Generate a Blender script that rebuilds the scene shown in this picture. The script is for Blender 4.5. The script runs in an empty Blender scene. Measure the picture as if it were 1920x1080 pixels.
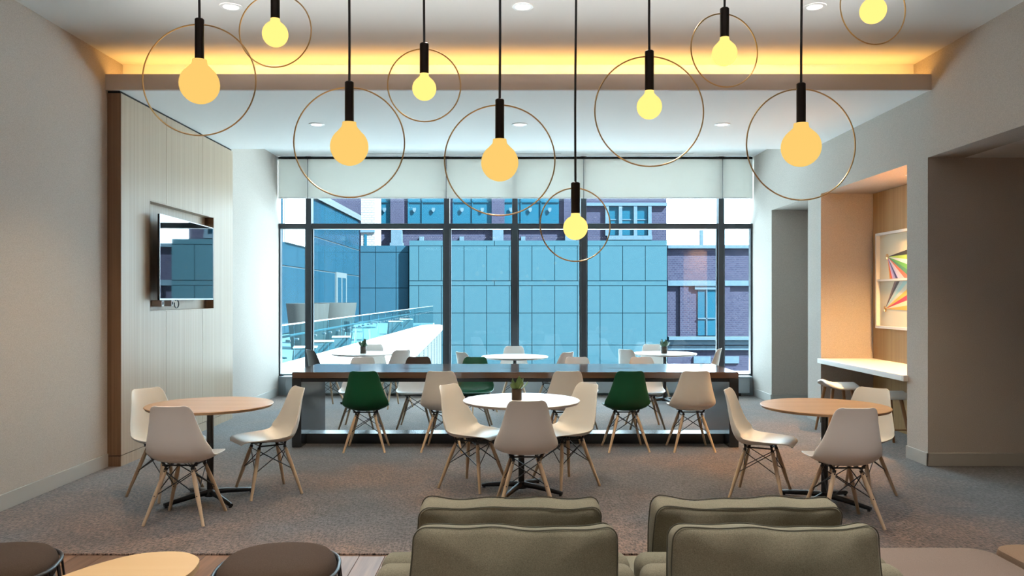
import bpy, bmesh, math, random
from mathutils import Vector, Matrix
random.seed(7)
PI = math.pi
SC = bpy.context.scene
COL = SC.collection

# ------------------------------------------------------------------ camera, sky, sun, exposure
CAM_H, F = 1.6, 1500.0
cam_d = bpy.data.cameras.new('camera'); cam = bpy.data.objects.new('camera', cam_d); COL.objects.link(cam)
cam.location = (0, 0, CAM_H); cam.rotation_euler = (PI/2, 0, 0)
cam_d.sensor_width = 36; cam_d.lens = 36*F/1920; cam_d.shift_y = -18/1920*-1
cam_d.clip_start = .05; cam_d.clip_end = 500
SC.camera = cam

SKY_STRENGTH = 13.5
SUN_STRENGTH = 150.0
w = bpy.data.worlds.new('sky'); SC.world = w; w.use_nodes = True
bg = w.node_tree.nodes['Background']
bg.inputs[0].default_value = (.90, .955, 1.0, 1); bg.inputs[1].default_value = SKY_STRENGTH
sd = bpy.data.lights.new('sun', 'SUN'); sd.energy = SUN_STRENGTH; sd.angle = .02; sd.color = (1, .96, .9)
sun = bpy.data.objects.new('sun', sd); COL.objects.link(sun)
sun.rotation_euler = Vector((-.62, .36, -.70)).to_track_quat('-Z', 'Y').to_euler()
SC.view_settings.view_transform = 'Standard'; SC.view_settings.look = 'None'
SC.view_settings.exposure = 0.0; SC.view_settings.gamma = 1.0
SC.view_settings.use_curve_mapping = False
SC.cycles.transparent_max_bounces = 24
SC.cycles.sample_clamp_indirect = 6
DOWN_W, LOUNGE_W = 265, 400
UP_W = 50                            # watts of the added ceiling uplights            # watts of the downlights
COVE_E, BULB_E, NICHE_W = 14.0, 1.0, 400

def PX(px, Y): return (px - 960)*Y/F
def PZ(py, Y): return CAM_H - (py - 558)*Y/F

# ------------------------------------------------------------------ helpers
class MB:
    def __init__(s): s.bm = bmesh.new()
    def quad(s, a, b, c, d):
        vs = [s.bm.verts.new(p) for p in (a, b, c, d)]; return s.bm.faces.new(vs)
    def box(s, x0, x1, y0, y1, z0, z1, bev=0, seg=1):
        b = bmesh.new()
        r = bmesh.ops.create_cube(b, size=1)
        for v in b.verts:
            v.co = Vector((x0+(v.co.x+.5)*(x1-x0), y0+(v.co.y+.5)*(y1-y0), z0+(v.co.z+.5)*(z1-z0)))
        if bev: bmesh.ops.bevel(b, geom=b.edges[:], offset=bev, segments=seg, affect='EDGES', profile=.5)
        s.add(b); return s
    def add(s, b, M=None):
        if M is not None: b.transform(M)
        me = bpy.data.meshes.new('tmp'); b.to_mesh(me); b.free()
        s.bm.from_mesh(me); bpy.data.meshes.remove(me); return s
    def cyl(s, p, q, r0, r1=None, n=12, caps=True):
        r1 = r0 if r1 is None else r1
        p, q = Vector(p), Vector(q); d = (q-p).normalized()
        u = d.orthogonal().normalized(); v = d.cross(u)
        A = [s.bm.verts.new(p + r0*(math.cos(2*PI*i/n)*u + math.sin(2*PI*i/n)*v)) for i in range(n)]
        B = [s.bm.verts.new(q + r1*(math.cos(2*PI*i/n)*u + math.sin(2*PI*i/n)*v)) for i in range(n)]
        for i in range(n): s.bm.faces.new((A[i], A[(i+1) % n], B[(i+1) % n], B[i]))
        if caps: s.bm.faces.new(A[::-1]); s.bm.faces.new(B)
        return s
    def tube(s, pts, r, n=8, closed=False, rad=None):
        pts = [Vector(p) for p in pts]; N = len(pts); rings = []
        up = None
        for i in range(N):
            a = pts[(i-1) % N] if (closed or i) else pts[0]
            b = pts[(i+1) % N] if (closed or i < N-1) else pts[-1]
            d = (b-a).normalized()
            if up is None: up = d.orthogonal().normalized()
            up = (up - d*up.dot(d)).normalized(); v = d.cross(up)
            rr = rad(i/(N-1)) if rad else r
            rings.append([s.bm.verts.new(pts[i] + rr*(math.cos(2*PI*k/n)*up + math.sin(2*PI*k/n)*v)) for k in range(n)])
        for i in range(N if closed else N-1):
            A, B = rings[i], rings[(i+1) % N]
            if closed and i == N-1:
                best = min(range(n), key=lambda o: (A[0].co-B[o].co).length)
                B = B[best:]+B[:best]
            for k in range(n): s.bm.faces.new((A[k], A[(k+1) % n], B[(k+1) % n], B[k]))
        if not closed: s.bm.faces.new(rings[0][::-1]); s.bm.faces.new(rings[-1])
        return s
    def lathe(s, prof, c=(0, 0, 0), n=28):
        c = Vector(c); rings = []
        for r, z in prof:
            if r < 1e-5: rings.append([s.bm.verts.new(c+Vector((0, 0, z)))])
            else: rings.append([s.bm.verts.new(c+Vector((r*math.cos(2*PI*i/n), r*math.sin(2*PI*i/n), z))) for i in range(n)])
        for A, B in zip(rings, rings[1:]):
            for i in range(n):
                j = (i+1) % n
                if len(A) == 1 and len(B) == 1: continue
                if len(A) == 1: s.bm.faces.new((A[0], B[j], B[i]))
                elif len(B) == 1: s.bm.faces.new((A[i], A[j], B[0]))
                else: s.bm.faces.new((A[i], A[j], B[j], B[i]))
        return s
    def prism(s, poly, z0, z1, bev=0):
        b = bmesh.new()
        A = [b.verts.new((x, y, z0)) for x, y in poly]; B = [b.verts.new((x, y, z1)) for x, y in poly]
        n = len(poly)
        b.faces.new(A[::-1]); top = b.faces.new(B)
        for i in range(n): b.faces.new((A[i], A[(i+1) % n], B[(i+1) % n], B[i]))
        if bev: bmesh.ops.bevel(b, geom=list(top.edges), offset=bev, segments=2, affect='EDGES')
        s.add(b); return s
    def mesh(s, name, smooth=False):
        bmesh.ops.recalc_face_normals(s.bm, faces=s.bm.faces[:])
        me = bpy.data.meshes.new(name); s.bm.to_mesh(me); s.bm.free()
        if smooth:
            for p in me.polygons: p.use_smooth = True
            try: me.set_sharp_from_angle(angle=math.radians(38))
            except Exception: pass
        return me

def obj(name, mb, mat, parent=None, smooth=False, kind=None, label=None):
    me = mb.mesh(name, smooth) if isinstance(mb, MB) else mb
    if mat is not None and not me.materials: me.materials.append(mat)
    o = bpy.data.objects.new(name, me); COL.objects.link(o)
    if parent: o.parent = parent
    if kind: o['kind'] = kind
    if label: o['label'] = label
    return o
def tag(o, label, cat, group=None):
    o['label'] = label; o['category'] = cat
    if group: o['group'] = group
    return o
def thing(name, label, cat, loc=(0, 0, 0), rz=0, group=None):
    o = bpy.data.objects.new(name, None); COL.objects.link(o); o.empty_display_size = .1
    o.location = loc; o.rotation_euler = (0, 0, rz)
    return tag(o, label, cat, group)
def structure(name, label=None):
    o = bpy.data.objects.new(name, None); COL.objects.link(o); o['kind'] = 'structure'
    if label: o['label'] = label
    return o
def dup(root, loc, rz, label, group=None):
    r = root.copy(); COL.objects.link(r); r.location = loc; r.rotation_euler = (0, 0, rz); r['label'] = label
    if group: r['group'] = group
    for ch in list(root.children):
        c = ch.copy(); COL.objects.link(c); c.parent = r
        for g in list(ch.children):
            d = g.copy(); COL.objects.link(d); d.parent = c
    return r
def bake(me_name, mb, mods, smooth=True):
    me = mb.mesh(me_name); o = bpy.data.objects.new('tmp', me); COL.objects.link(o)
    for t, kw in mods:
        m = o.modifiers.new(t, t)
        for k, v in kw.items(): setattr(m, k, v)
    dg = bpy.context.evaluated_depsgraph_get(); dg.update()
    out = bpy.data.meshes.new_from_object(o.evaluated_get(dg)); out.name = me_name
    bpy.data.objects.remove(o); bpy.data.meshes.remove(me)
    if smooth:
        for p in out.polygons: p.use_smooth = True
    return out
def cat(P, n, closed=False):
    """Catmull-Rom through tuples P, n samples in all"""
    P = [Vector(p) for p in P]; N = len(P); out = []
    for i in range(n):
        t = i/(n if closed else n-1)*(N if closed else N-1)
        k = min(int(t), N-1 if closed else N-2); f = t-k
        g = (lambda j: P[j % N]) if closed else (lambda j: P[max(0, min(N-1, j))])
        a, b, c, d = g(k-1), g(k), g(k+1), g(k+2)
        out.append(.5*((2*b)+(c-a)*f+(2*a-5*b+4*c-d)*f*f+(3*b-a-3*c+d)*f**3))
    return out

# ------------------------------------------------------------------ materials
def mat(name, col, rough=.5, metal=0, **kw):
    m = bpy.data.materials.new(name); m.use_nodes = True
    b = m.node_tree.nodes['Principled BSDF']
    b.inputs['Base Color'].default_value = (*col, 1); b.inputs['Roughness'].default_value = rough
    b.inputs['Metallic'].default_value = metal
    for k, v in kw.items(): b.inputs[k.replace('_', ' ')].default_value = v
    return m
def nodes(m): return m.node_tree.nodes, m.node_tree.links, m.node_tree.nodes['Principled BSDF']
def ramp(N, stops):
    r = N.new('ShaderNodeValToRGB')
    while len(r.color_ramp.elements) < len(stops): r.color_ramp.elements.new(.5)
    for e, (p, c) in zip(r.color_ramp.elements, stops): e.position = p; e.color = (*c, 1)
    return r
def coords(N, L, scale, kind='Object', rot=(0, 0, 0)):
    t = N.new('ShaderNodeTexCoord'); mp = N.new('ShaderNodeMapping')
    mp.inputs['Scale'].default_value = scale; mp.inputs['Rotation'].default_value = rot
    L.new(t.outputs[kind], mp.inputs['Vector']); return mp
def noise(N, L, vec, scale, detail=4, rough=.55):
    n = N.new('ShaderNodeTexNoise'); n.inputs['Scale'].default_value = scale
    n.inputs['Detail'].default_value = detail; n.inputs['Roughness'].default_value = rough
    L.new(vec.outputs[0], n.inputs['Vector']); return n
def bump(N, L, b, src, strength, dist=.01):
    bp = N.new('ShaderNodeBump'); bp.inputs['Strength'].default_value = strength; bp.inputs['Distance'].default_value = dist
    L.new(src, bp.inputs['Height']); L.new(bp.outputs[0], b.inputs['Normal'])
def wood(name, c0, c1, axis='z', rough=.45, fine=60, spec=.5):
    """long grain along axis"""
    m = mat(name, c0, rough); N, L, b = nodes(m); b.inputs['Specular IOR Level'].default_value = spec
    sc = {'x': (.5, fine, fine), 'y': (fine, .5, fine), 'z': (fine, fine, .5)}[axis]
    mp = coords(N, L, sc)
    n1 = noise(N, L, mp, 1, 4); n2 = noise(N, L, mp, .4, 3)
    mx = N.new('ShaderNodeMath'); mx.operation = 'ADD'
    L.new(n1.outputs['Fac'], mx.inputs[0]); L.new(n2.outputs['Fac'], mx.inputs[1])
    r = ramp(N, [(.42, c0), (.62, c1)])
    h = N.new('ShaderNodeMath'); h.operation = 'MULTIPLY'; h.inputs[1].default_value = .5
    L.new(mx.outputs[0], h.inputs[0]); L.new(h.outputs[0], r.inputs[0]); L.new(r.outputs[0], b.inputs['Base Color'])
    bump(N, L, b, h.outputs[0], .06)
    return m
def fabric(name, c0, c1, scale=260, rough=.95, blotch=None, bs=.35):
    m = mat(name, c0, rough); N, L, b = nodes(m); b.inputs['Specular IOR Level'].default_value = .15
    mp = coords(N, L, (1, 1, 1))
    n1 = noise(N, L, mp, scale, 3, .7)
    r = ramp(N, [(.33, c0), (.67, c1)]); L.new(n1.outputs['Fac'], r.inputs[0]); out = r.outputs[0]
    if blotch:
        n2 = noise(N, L, mp, blotch[0], 4)
        r2 = ramp(N, [(.35, (0, 0, 0)), (.65, (1, 1, 1))]); L.new(n2.outputs['Fac'], r2.inputs[0])
        mx = N.new('ShaderNodeMix'); mx.data_type = 'RGBA'; mx.blend_type = 'MULTIPLY'
        L.new(r2.outputs[0], mx.inputs[0]); L.new(out, mx.inputs[6]); mx.inputs[7].default_value = (*blotch[1], 1)
        out = mx.outputs[2]
    L.new(out, b.inputs['Base Color']); bump(N, L, b, n1.outputs['Fac'], bs, .004)
    return m
def emit(name, col, s):
    m = bpy.data.materials.new(name); m.use_nodes = True; N = m.node_tree.nodes; L = m.node_tree.links
    N.remove(N['Principled BSDF']); e = N.new('ShaderNodeEmission')
    e.inputs[0].default_value = (*col, 1); e.inputs[1].default_value = s
    L.new(e.outputs[0], N['Material Output'].inputs[0]); return m
def clear_glass(name, tint, ior=1.5, rough=0):
    m = bpy.data.materials.new(name); m.use_nodes = True; N = m.node_tree.nodes; L = m.node_tree.links
    N.remove(N['Principled BSDF'])
    t = N.new('ShaderNodeBsdfTransparent'); t.inputs[0].default_value = (*tint, 1)
    g = N.new('ShaderNodeBsdfGlossy'); g.inputs['Roughness'].default_value = rough
    fr = N.new('ShaderNodeFresnel'); fr.inputs[0].default_value = ior
    # one face of the thin pane is enough to mirror: back faces only let light through
    mx = N.new('ShaderNodeMixShader'); L.new(fr.outputs[0], mx.inputs[0])
    L.new(t.outputs[0], mx.inputs[1]); L.new(g.outputs[0], mx.inputs[2])
    geo = N.new('ShaderNodeNewGeometry'); m2 = N.new('ShaderNodeMixShader')
    L.new(geo.outputs['Backfacing'], m2.inputs[0]); L.new(mx.outputs[0], m2.inputs[1]); L.new(t.outputs[0], m2.inputs[2])
    L.new(m2.outputs[0], N['Material Output'].inputs[0]); return m

M = {}
M['wall'] = fabric('woven wallcovering', (.395, .350, .312), (.555, .503, .455), 190, bs=.3)
M['paint'] = mat('white ceiling paint', (.78, .775, .76), .9)
M['soffit'] = mat('white soffit paint', (.90, .91, .91), .85)
M['skirting'] = mat('painted skirting', (.40, .38, .35), .6)
M['lip'] = mat('cove lip paint', (.60, .54, .50), .8)
M['black'] = mat('black powder coat', (.012, .013, .016), .35)
M['void'] = mat('black slot', (.006, .006, .007), .9)
M['mull'] = mat('dark anodised aluminium', (.035, .042, .05), .4, .4)
M['glass'] = clear_glass('blue tinted glass', (.82, .945, .99))
M['clear'] = clear_glass('clear balustrade glass', (.66, .87, .92))
M['oak'] = wood('pale oak veneer', (.385, .28, .19), (.455, .345, .25), 'z', .42, 90)
M['oakdark'] = wood('brown oak edge', (.17, .088, .045), (.24, .13, .07), 'z', .5, 46)
M['nicheoak'] = wood('honey oak veneer', (.44, .25, .10), (.54, .33, .145), 'z', .5, 60)
M['tabletop'] = wood('oak table top', (.40, .225, .110), (.48, .29, .155), 'x', .38, 26)
M['ash'] = wood('pale ash table top', (.50, .44, .40), (.62, .56, .52), 'x', .3, 12)
M['walnut'] = wood('walnut top', (.085, .045, .030), (.14, .075, .045), 'x', .10, 18, .8)
M['legwood'] = wood('maple leg', (.52, .37, .235), (.62, .46, .31), 'z', .45, 40)
M['white'] = mat('white plastic shell', (.86, .835, .80), .38)
M['green'] = mat('green plastic shell', (.004, .088, .037), .35)
M['charcoal'] = mat('charcoal plastic shell', (.035, .035, .037), .4)
M['brownfab'] = fabric('brown felt', (.06, .04, .03), (.10, .07, .055), 200)
M['tray'] = mat('black lacquer', (.02, .022, .026), .22)
M['carpet'] = None
M['brass'] = mat('brushed brass', (.80, .55, .27), .28, 1)
M['bronze'] = mat('dark bronze socket', (.028, .022, .02), .32, .7)
M['sofa'] = fabric('olive linen', (.128, .110, .073), (.222, .193, .135), 330, blotch=(3.2, (.80, .84, .84)))
M['seam'] = mat('dark welt cord', (.06, .055, .036), .9)
M['bench'] = fabric('rose taupe wool', (.125, .088, .069), (.190, .140, .112), 420)
M['tan'] = fabric('tan wool', (.15, .092, .056), (.205, .135, .088), 380)
M['stool'] = fabric('dark brown wool', (.030, .0175, .0105), (.064, .040, .026), 380)
M['coffee'] = wood('maple coffee table', (.45, .28, .125), (.48, .305, .145), 'x', .5, 8)
M['desk'] = mat('white solid surface', (.78, .76, .74), .35)
M['blind'] = None
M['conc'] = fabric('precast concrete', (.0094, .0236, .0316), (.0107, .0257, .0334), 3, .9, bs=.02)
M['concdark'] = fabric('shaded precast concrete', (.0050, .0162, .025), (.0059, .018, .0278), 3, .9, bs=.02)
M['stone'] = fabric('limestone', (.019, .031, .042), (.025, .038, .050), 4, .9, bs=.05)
M['terrace'] = mat('white stone paving', (.78, .79, .79), .8)  # kept bright so the added roof bounces light; stool tops too
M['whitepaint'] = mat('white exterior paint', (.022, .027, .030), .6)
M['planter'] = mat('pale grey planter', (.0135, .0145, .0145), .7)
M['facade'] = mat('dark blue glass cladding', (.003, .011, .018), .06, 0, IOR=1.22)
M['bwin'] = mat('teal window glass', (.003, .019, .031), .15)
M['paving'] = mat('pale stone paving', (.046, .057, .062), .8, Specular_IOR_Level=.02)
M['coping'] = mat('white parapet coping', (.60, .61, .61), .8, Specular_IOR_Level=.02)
M['steel'] = mat('stainless steel', (.6, .62, .64), .3, 1)
M['conv'] = mat('grey convector cover', (.34, .39, .42), .4, .2)
M['ground'] = mat('asphalt', (.05, .05, .05), .9)
M['leaf'] = mat('succulent leaf', (.10, .17, .045), .45)
M['leafdark'] = mat('dark leaf', (.025, .07, .03), .45)
M['pot'] = mat('bronze glass pot', (.045, .028, .016), .2)
M['soil'] = mat('soil', (.03, .02, .015), .95)
M['socketwhite'] = mat('white socket plastic', (.8, .8, .8), .4)
for k in ('conc', 'concdark', 'stone', 'bwin', 'terrace', 'whitepaint', 'planter'):
    M[k].node_tree.nodes['Principled BSDF'].inputs['Specular IOR Level'].default_value = .02
M['screen'] = mat('tv screen', (.006, .007, .009), .02, 0, IOR=2.4)
M['lens'] = emit('lamp lens', (1, .93, .80), 6)
M['bulbL'] = emit('large frosted bulb', (1.0, .63, .165), BULB_E)
M['bulbS'] = emit('small frosted bulb', (1.0, .72, .20), BULB_E*1.35)
M['cove'] = emit('warm cove strip', (1.0, .50, .12), COVE_E)

def brick(name, c1, c2, mortar, scale):
    m = mat(name, c1, .9); N, L, b = nodes(m); b.inputs['Specular IOR Level'].default_value = .0
    t = N.new('ShaderNodeTexCoord'); sp = N.new('ShaderNodeSeparateXYZ'); cb = N.new('ShaderNodeCombineXYZ')
    L.new(t.outputs['Object'], sp.inputs[0])
    ad = N.new('ShaderNodeMath'); L.new(sp.outputs[0], ad.inputs[0]); L.new(sp.outputs[1], ad.inputs[1])
    L.new(ad.outputs[0], cb.inputs[0]); L.new(sp.outputs[2], cb.inputs[1])
    br = N.new('ShaderNodeTexBrick'); br.inputs['Scale'].default_value = scale
    br.inputs['Color1'].default_value = (*c1, 1); br.inputs['Color2'].default_value = (*c2, 1); br.inputs['Mortar'].default_value = (*mortar, 1)
    br.inputs['Mortar Size'].default_value = .03; br.inputs['Row Height'].default_value = .3
    L.new(cb.outputs[0], br.inputs['Vector']); L.new(br.outputs['Color'], b.inputs['Base Color'])
    return m
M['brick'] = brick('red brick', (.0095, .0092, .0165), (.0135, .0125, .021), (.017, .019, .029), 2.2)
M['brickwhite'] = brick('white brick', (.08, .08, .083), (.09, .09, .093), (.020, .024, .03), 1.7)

m = mat('carpet', (.2, .17, .15), .97); N, L, b = nodes(m); b.inputs['Specular IOR Level'].default_value = .1
b.inputs['Sheen Weight'].default_value = .50; b.inputs['Sheen Roughness'].default_value = .35
mp = coords(N, L, (1, 1, 1)); mps = coords(N, L, (75, 22, 1), rot=(0, 0, .62)); mpt = coords(N, L, (26, 90, 1), rot=(0, 0, .62))
a1 = noise(N, L, mps, 1, 3, .7); a2 = noise(N, L, mpt, 1, 2, .7); a3 = noise(N, L, mp, .55, 3); a4 = noise(N, L, mp, 3.5, 3)
r1 = ramp(N, [(.425, (.0175, .0130, .0112)), (.575, (.222, .164, .138))])
av = N.new('ShaderNodeMath'); av.operation = 'ADD'; hv = N.new('ShaderNodeMath'); hv.operation = 'MULTIPLY'; hv.inputs[1].default_value = .5
L.new(a1.outputs['Fac'], av.inputs[0]); L.new(a2.outputs['Fac'], av.inputs[1]); L.new(av.outputs[0], hv.inputs[0]); L.new(hv.outputs[0], r1.inputs[0])
r3 = ramp(N, [(.42, (.62, .78, .95)), (.58, (1.08, .95, .84))]); L.new(a3.outputs['Fac'], r3.inputs[0])
r4 = ramp(N, [(.35, (.72, .72, .72)), (.65, (1.05, 1.05, 1.05))]); L.new(a4.outputs['Fac'], r4.inputs[0])
x1 = N.new('ShaderNodeMix'); x1.data_type = 'RGBA'; x1.blend_type = 'MULTIPLY'; x1.inputs[0].default_value = 1
x2 = N.new('ShaderNodeMix'); x2.data_type = 'RGBA'; x2.blend_type = 'MULTIPLY'; x2.inputs[0].default_value = 1
L.new(r1.outputs[0], x1.inputs[6]); L.new(r3.outputs[0], x1.inputs[7]); L.new(x1.outputs[2], x2.inputs[6]); L.new(r4.outputs[0], x2.inputs[7])
L.new(x2.outputs[2], b.inputs['Base Color']); bump(N, L, b, hv.outputs[0], .5, .01)
M['carpet'] = m

m = mat('plank wood', (.2, .12, .08), .42); N, L, b = nodes(m); b.inputs['Specular IOR Level'].default_value = .22
oi = N.new('ShaderNodeObjectInfo'); mp = coords(N, L, (30, 1.2, 30)); n1 = noise(N, L, mp, 1, 5)
r = ramp(N, [(.3, (.10, .055, .034)), (.7, (.19, .11, .07))]); L.new(n1.outputs['Fac'], r.inputs[0])
rr = ramp(N, [(0, (.7, .7, .7)), (1, (1.15, 1.1, 1.05))]); L.new(oi.outputs['Random'], rr.inputs[0])
x1 = N.new('ShaderNodeMix'); x1.data_type = 'RGBA'; x1.blend_type = 'MULTIPLY'; x1.inputs[0].default_value = 1
L.new(r.outputs[0], x1.inputs[6]); L.new(rr.outputs[0], x1.inputs[7]); L.new(x1.outputs[2], b.inputs['Base Color'])
bump(N, L, b, n1.outputs['Fac'], .05)
M['plank'] = m

m = bpy.data.materials.new('blind fabric'); m.use_nodes = True; N = m.node_tree.nodes; L = m.node_tree.links
N.remove(N['Principled BSDF']); d = N.new('ShaderNodeBsdfDiffuse'); d.inputs[0].default_value = (.80, .80, .77, 1)
t = N.new('ShaderNodeBsdfTranslucent'); t.inputs[0].default_value = (.78, .75, .70, 1)
mx = N.new('ShaderNodeMixShader'); mx.inputs[0].default_value = .27
L.new(d.outputs[0], mx.inputs[1]); L.new(t.outputs[0], mx.inputs[2]); L.new(mx.outputs[0], N['Material Output'].inputs[0])
M['blind'] = m

# ------------------------------------------------------------------ room shell
XL, XR = -3.83, 3.95
ZC, ZS, ZP = 3.89, 3.56, 3.90          # main ceiling, soffit, window pocket
YW = 13.12                             # inner face of the curtain wall
YB = -5.0
fl = structure('floor')
obj('subfloor', MB().box(-4.2, 7, YB-.3, 13.35, -.3, -.03), M['plank'], fl)
obj('carpet', MB().box(-4.0, 6.8, 5.0, YW+.02, -.03, 0, .004), M['carpet'], fl)
pm = {}
k = 0; x = XL
while x < 3.9:
    off = random.uniform(.2, 1.5); cuts = [2.2, 2.2+off, 2.2+off+1.2, 4.995]
    for a, c in zip(cuts, cuts[1:]):
        if c > 4.98: c = 4.995
        if a >= c-.05: continue
        dz = random.uniform(-.0012, 0)
        obj('plank', MB().box(x+.0012, x+.1588, a+.0012, c-.0012, -.03, -.008+dz, .0015), M['plank'], fl)
        if c == 4.995: break
    x += .16
obj('plank_field', MB().box(XL, 3.94, YB, 2.198, -.03, -.009), M['plank'], fl)
obj('plank_field', MB().box(3.94, 6.8, YB, 4.995, -.03, -.009), M['plank'], fl)

o = obj('wall_left', MB().box(-4.2, XL, YB, 13.26, -.3, 4.4), M['wall'], kind='structure')
rw = MB()
YN = dict(a0=7.60, a1=8.00, b0=10.23, b1=10.68, c0=12.17)
rw.box(XR, 6.9, 7.60, 8.00, -.3, 4.4)                     # pier and return wall facing the room
rw.box(4.64, 6.9, 8.00, 13.26, -.3, 4.4)                   # behind the niches
rw.box(XR, 4.64, 10.23, 10.68, -.3, 4.4)
rw.box(XR, 4.64, 12.17, 13.26, -.3, 4.4)
rw.box(XR, 4.64, 8.00, 10.23, 2.93, 4.4)
rw.box(XR, 4.64, 10.68, 12.17, 2.93, 4.4)
rw.box(XR, 4.3, YB, 7.60, 2.93, 4.4)                      # header over the side opening
obj('wall_right', rw, M['wall'], kind='structure')
sw = MB(); sw.box(6.6, 6.9, YB, 7.6, -.3, 4.4)
obj('wall_side_area', sw, M['wall'], kind='structure')
obj('ceiling_side_area', MB().box(4.3, 6.9, YB, 7.6, 2.93, 4.4), M['paint'], kind='structure')
obj('wall_back', MB().box(-4.2, 6.9, YB-.3, YB, -.3, 4.4), M['wall'], kind='structure')
# cove
obj('ceiling', MB().box(XL, XR, YB, 7.90, ZC, 4.4), M['paint'], kind='structure')
so = MB(); so.box(XL, XR, 7.57, 10.55, ZS, 3.62); so.box(XL, XR, 7.87, 10.55, 3.62, 4.4)
obj('ceiling_soffit', so, M['soffit'], kind='structure')
obj('trim_1', MB().box(XL, XR, 7.535, 7.57, ZS-.004, 3.706), M['lip'], kind='structure', label='painted cove lip in front of the lit ceiling recess')
obj('ceiling_pocket', MB().box(XL, XR, 10.55, 13.02, ZP, 4.4), M['soffit'], kind='structure')
obj('ceiling_slot', MB().box(XL, XR, 13.02, 13.28, 3.93, 4.4), M['void'], kind='structure')
t = thing('cove_light', 'long warm light strip hidden behind the ceiling cove lip', 'light strip', (0, 0, 0))
obj('strip', MB().box(XL+.03, XR-.03, 7.66, 7.70, 3.632, 3.650), M['cove'], t)
obj('channel', MB().box(XL+.02, XR-.02, 7.65, 7.71, 3.6205, 3.631), M['steel'], t)

# skirtings
bb = MB().box(XL, XL+.014, YB, 7.565, 0, .125, .003); obj('baseboard_left', bb, M['skirting'], kind='structure')
bb = MB().box(XL, XL+.014, 10.61, 13.0, 0, .125, .003); obj('baseboard_left_far', bb, M['skirting'], kind='structure')
bb = MB(); bb.box(XR-.014, XR, 7.586, 8.0, 0, .125, .003); bb.box(XR-.014, 6.6, 7.586, 7.6, 0, .125, .003)
bb.box(XR-.014, XR, 10.23, 10.68, 0, .125, .003); bb.box(XR-.014, XR, 12.17, 13.0, 0, .125, .003)
bb.box(XR, 4.64, 12.156, 12.17, 0, .125, .003)
obj('baseboard_right', bb, M['skirting'], kind='structure')

# oak feature wall with recessed television niche
tp = structure('trim_2', 'pale oak panelled feature wall with a recess for the television')
XP = -3.70; Y0, Y1 = 7.57, 10.60; ZT = 3.535
RY0, RY1, RZ0, RZ1 = 8.17, 9.93, 1.455, 2.60
S1, S2 = 8.56, 9.57
def pan(*rects):
    mb_ = MB()
    for y0, y1, z0, z1 in rects: mb_.box(XP-.02, XP, y0, y1, z0, z1)
    obj('panel', mb_, M['oak'], tp)
e = .003
pan((Y0+.004, RY0, .107, ZT), (RY0, S1-e, .107, RZ0), (RY0, S1-e, RZ1, ZT))
pan((S1+e, S2-e, .107, RZ0)); pan((S1+e, S2-e, RZ1, ZT))
pan((RY1, Y1, .107, ZT), (S2+e, RY1, .107, RZ0), (S2+e, RY1, RZ1, ZT))
obj('plinth', MB().box(XP-.03, XP-.004, Y0+.01, Y1, 0, .1), M['oak'], tp)
bk = MB(); bk.box(XL, XP-.021, Y0+.03, RY0, 0, ZT); bk.box(XL, XP-.021, RY1, Y1, 0, ZT); bk.box(XL, XP-.021, RY0, RY1, 0, RZ0); bk.box(XL, XP-.021, RY0, RY1, RZ1, ZT)
obj('backing', bk, M['void'], tp)
rc = MB(); rc.box(XL, XP-.001, RY1-.012, RY1-.001, RZ0, RZ1); rc.box(XL, XP-.001, RY0+.001, RY0+.012, RZ0, RZ1)
obj('recess_side', rc, M['oakdark'], tp)
rc = MB(); rc.box(XL, XP-.001, RY0, RY1, RZ0+.001, RZ0+.012); rc.box(XL, XP-.001, RY0, RY1, RZ1-.012, RZ1-.001)
rc.box(XL+.001, XL+.02, RY0, RY1, RZ0, RZ1)
obj('recess_lining', rc, M['oak'], tp)
obj('end_panel', MB().box(XL, XP-.001, Y0, Y0+.02, .105, ZT, .001), M['oakdark'], tp)
obj('end_plinth', MB().box(XL, XP-.008, Y0+.006, Y0+.03, 0, .1), M['oakdark'], tp)
obj('top_shadow_gap', MB().box(XL, XP-.015, Y0+.01, Y1-.01, ZT, ZS), M['void'], tp)

# niche fittings
nb = structure('trim_3', 'honey oak back panel of the desk niche')
for y0, y1 in ((8.005, 9.12), (9.12, 10.225)):
    obj('panel', MB().box(4.615, 4.64, y0+.002, y1-.002, .11, 2.925), M['nicheoak'], nb)
obj('plinth', MB().box(4.62, 4.64, 8.005, 10.225, 0, .107), M['nicheoak'], nb)

# ------------------------------------------------------------------ curtain wall
wn = structure('window_1', 'full width curtain wall with dark mullions and blue tinted glass')
mx_ = [PX(578, YW), PX(837.5, YW), PX(965.5, YW), PX(1094.5, YW), PX(1353, YW)]
HW = .046
edges = [XL] + mx_ + [XR]
Zb, Zt0, Zt1, Ztop = .31, PZ(429, YW), PZ(419, YW), 3.93
for X in mx_: obj('mullion', MB().box(X-HW, X+HW, YW, YW+.16, Zb, Ztop, .003), M['mull'], wn)
for i in range(6):
    a = edges[i] + (HW if i else 0); c = edges[i+1] - (HW if i < 5 else 0)
    obj('transom', MB().box(a, c, YW+.01, YW+.15, Zt0, Zt1, .003), M['mull'], wn)
    obj('pane', MB().box(a, c, YW+.09, YW+.10, Zb, Zt0), M['glass'], wn)
    obj('pane', MB().box(a, c, YW+.09, YW+.10, Zt1, Ztop), M['glass'], wn)
    fr = MB(); fr.box(a, c, YW+.03, YW+.13, Zb, Zb+.03); obj('sill_bead', fr, M['mull'], wn)
    fr = MB(); fr.box(c-.022, c, YW+.05, YW+.12, Zb+.03, Zt0); fr.box(a, a+.022, YW+.05, YW+.12, Zb+.03, Zt0); obj('glazing_bead', fr, M['mull'], wn)
for a, c in ((XL, XL+.025), (XR-.03, XR)): obj('jamb_frame', MB().box(a, c, YW+.02, YW+.13, Zb+.03, Zt0), M['mull'], wn)
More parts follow.
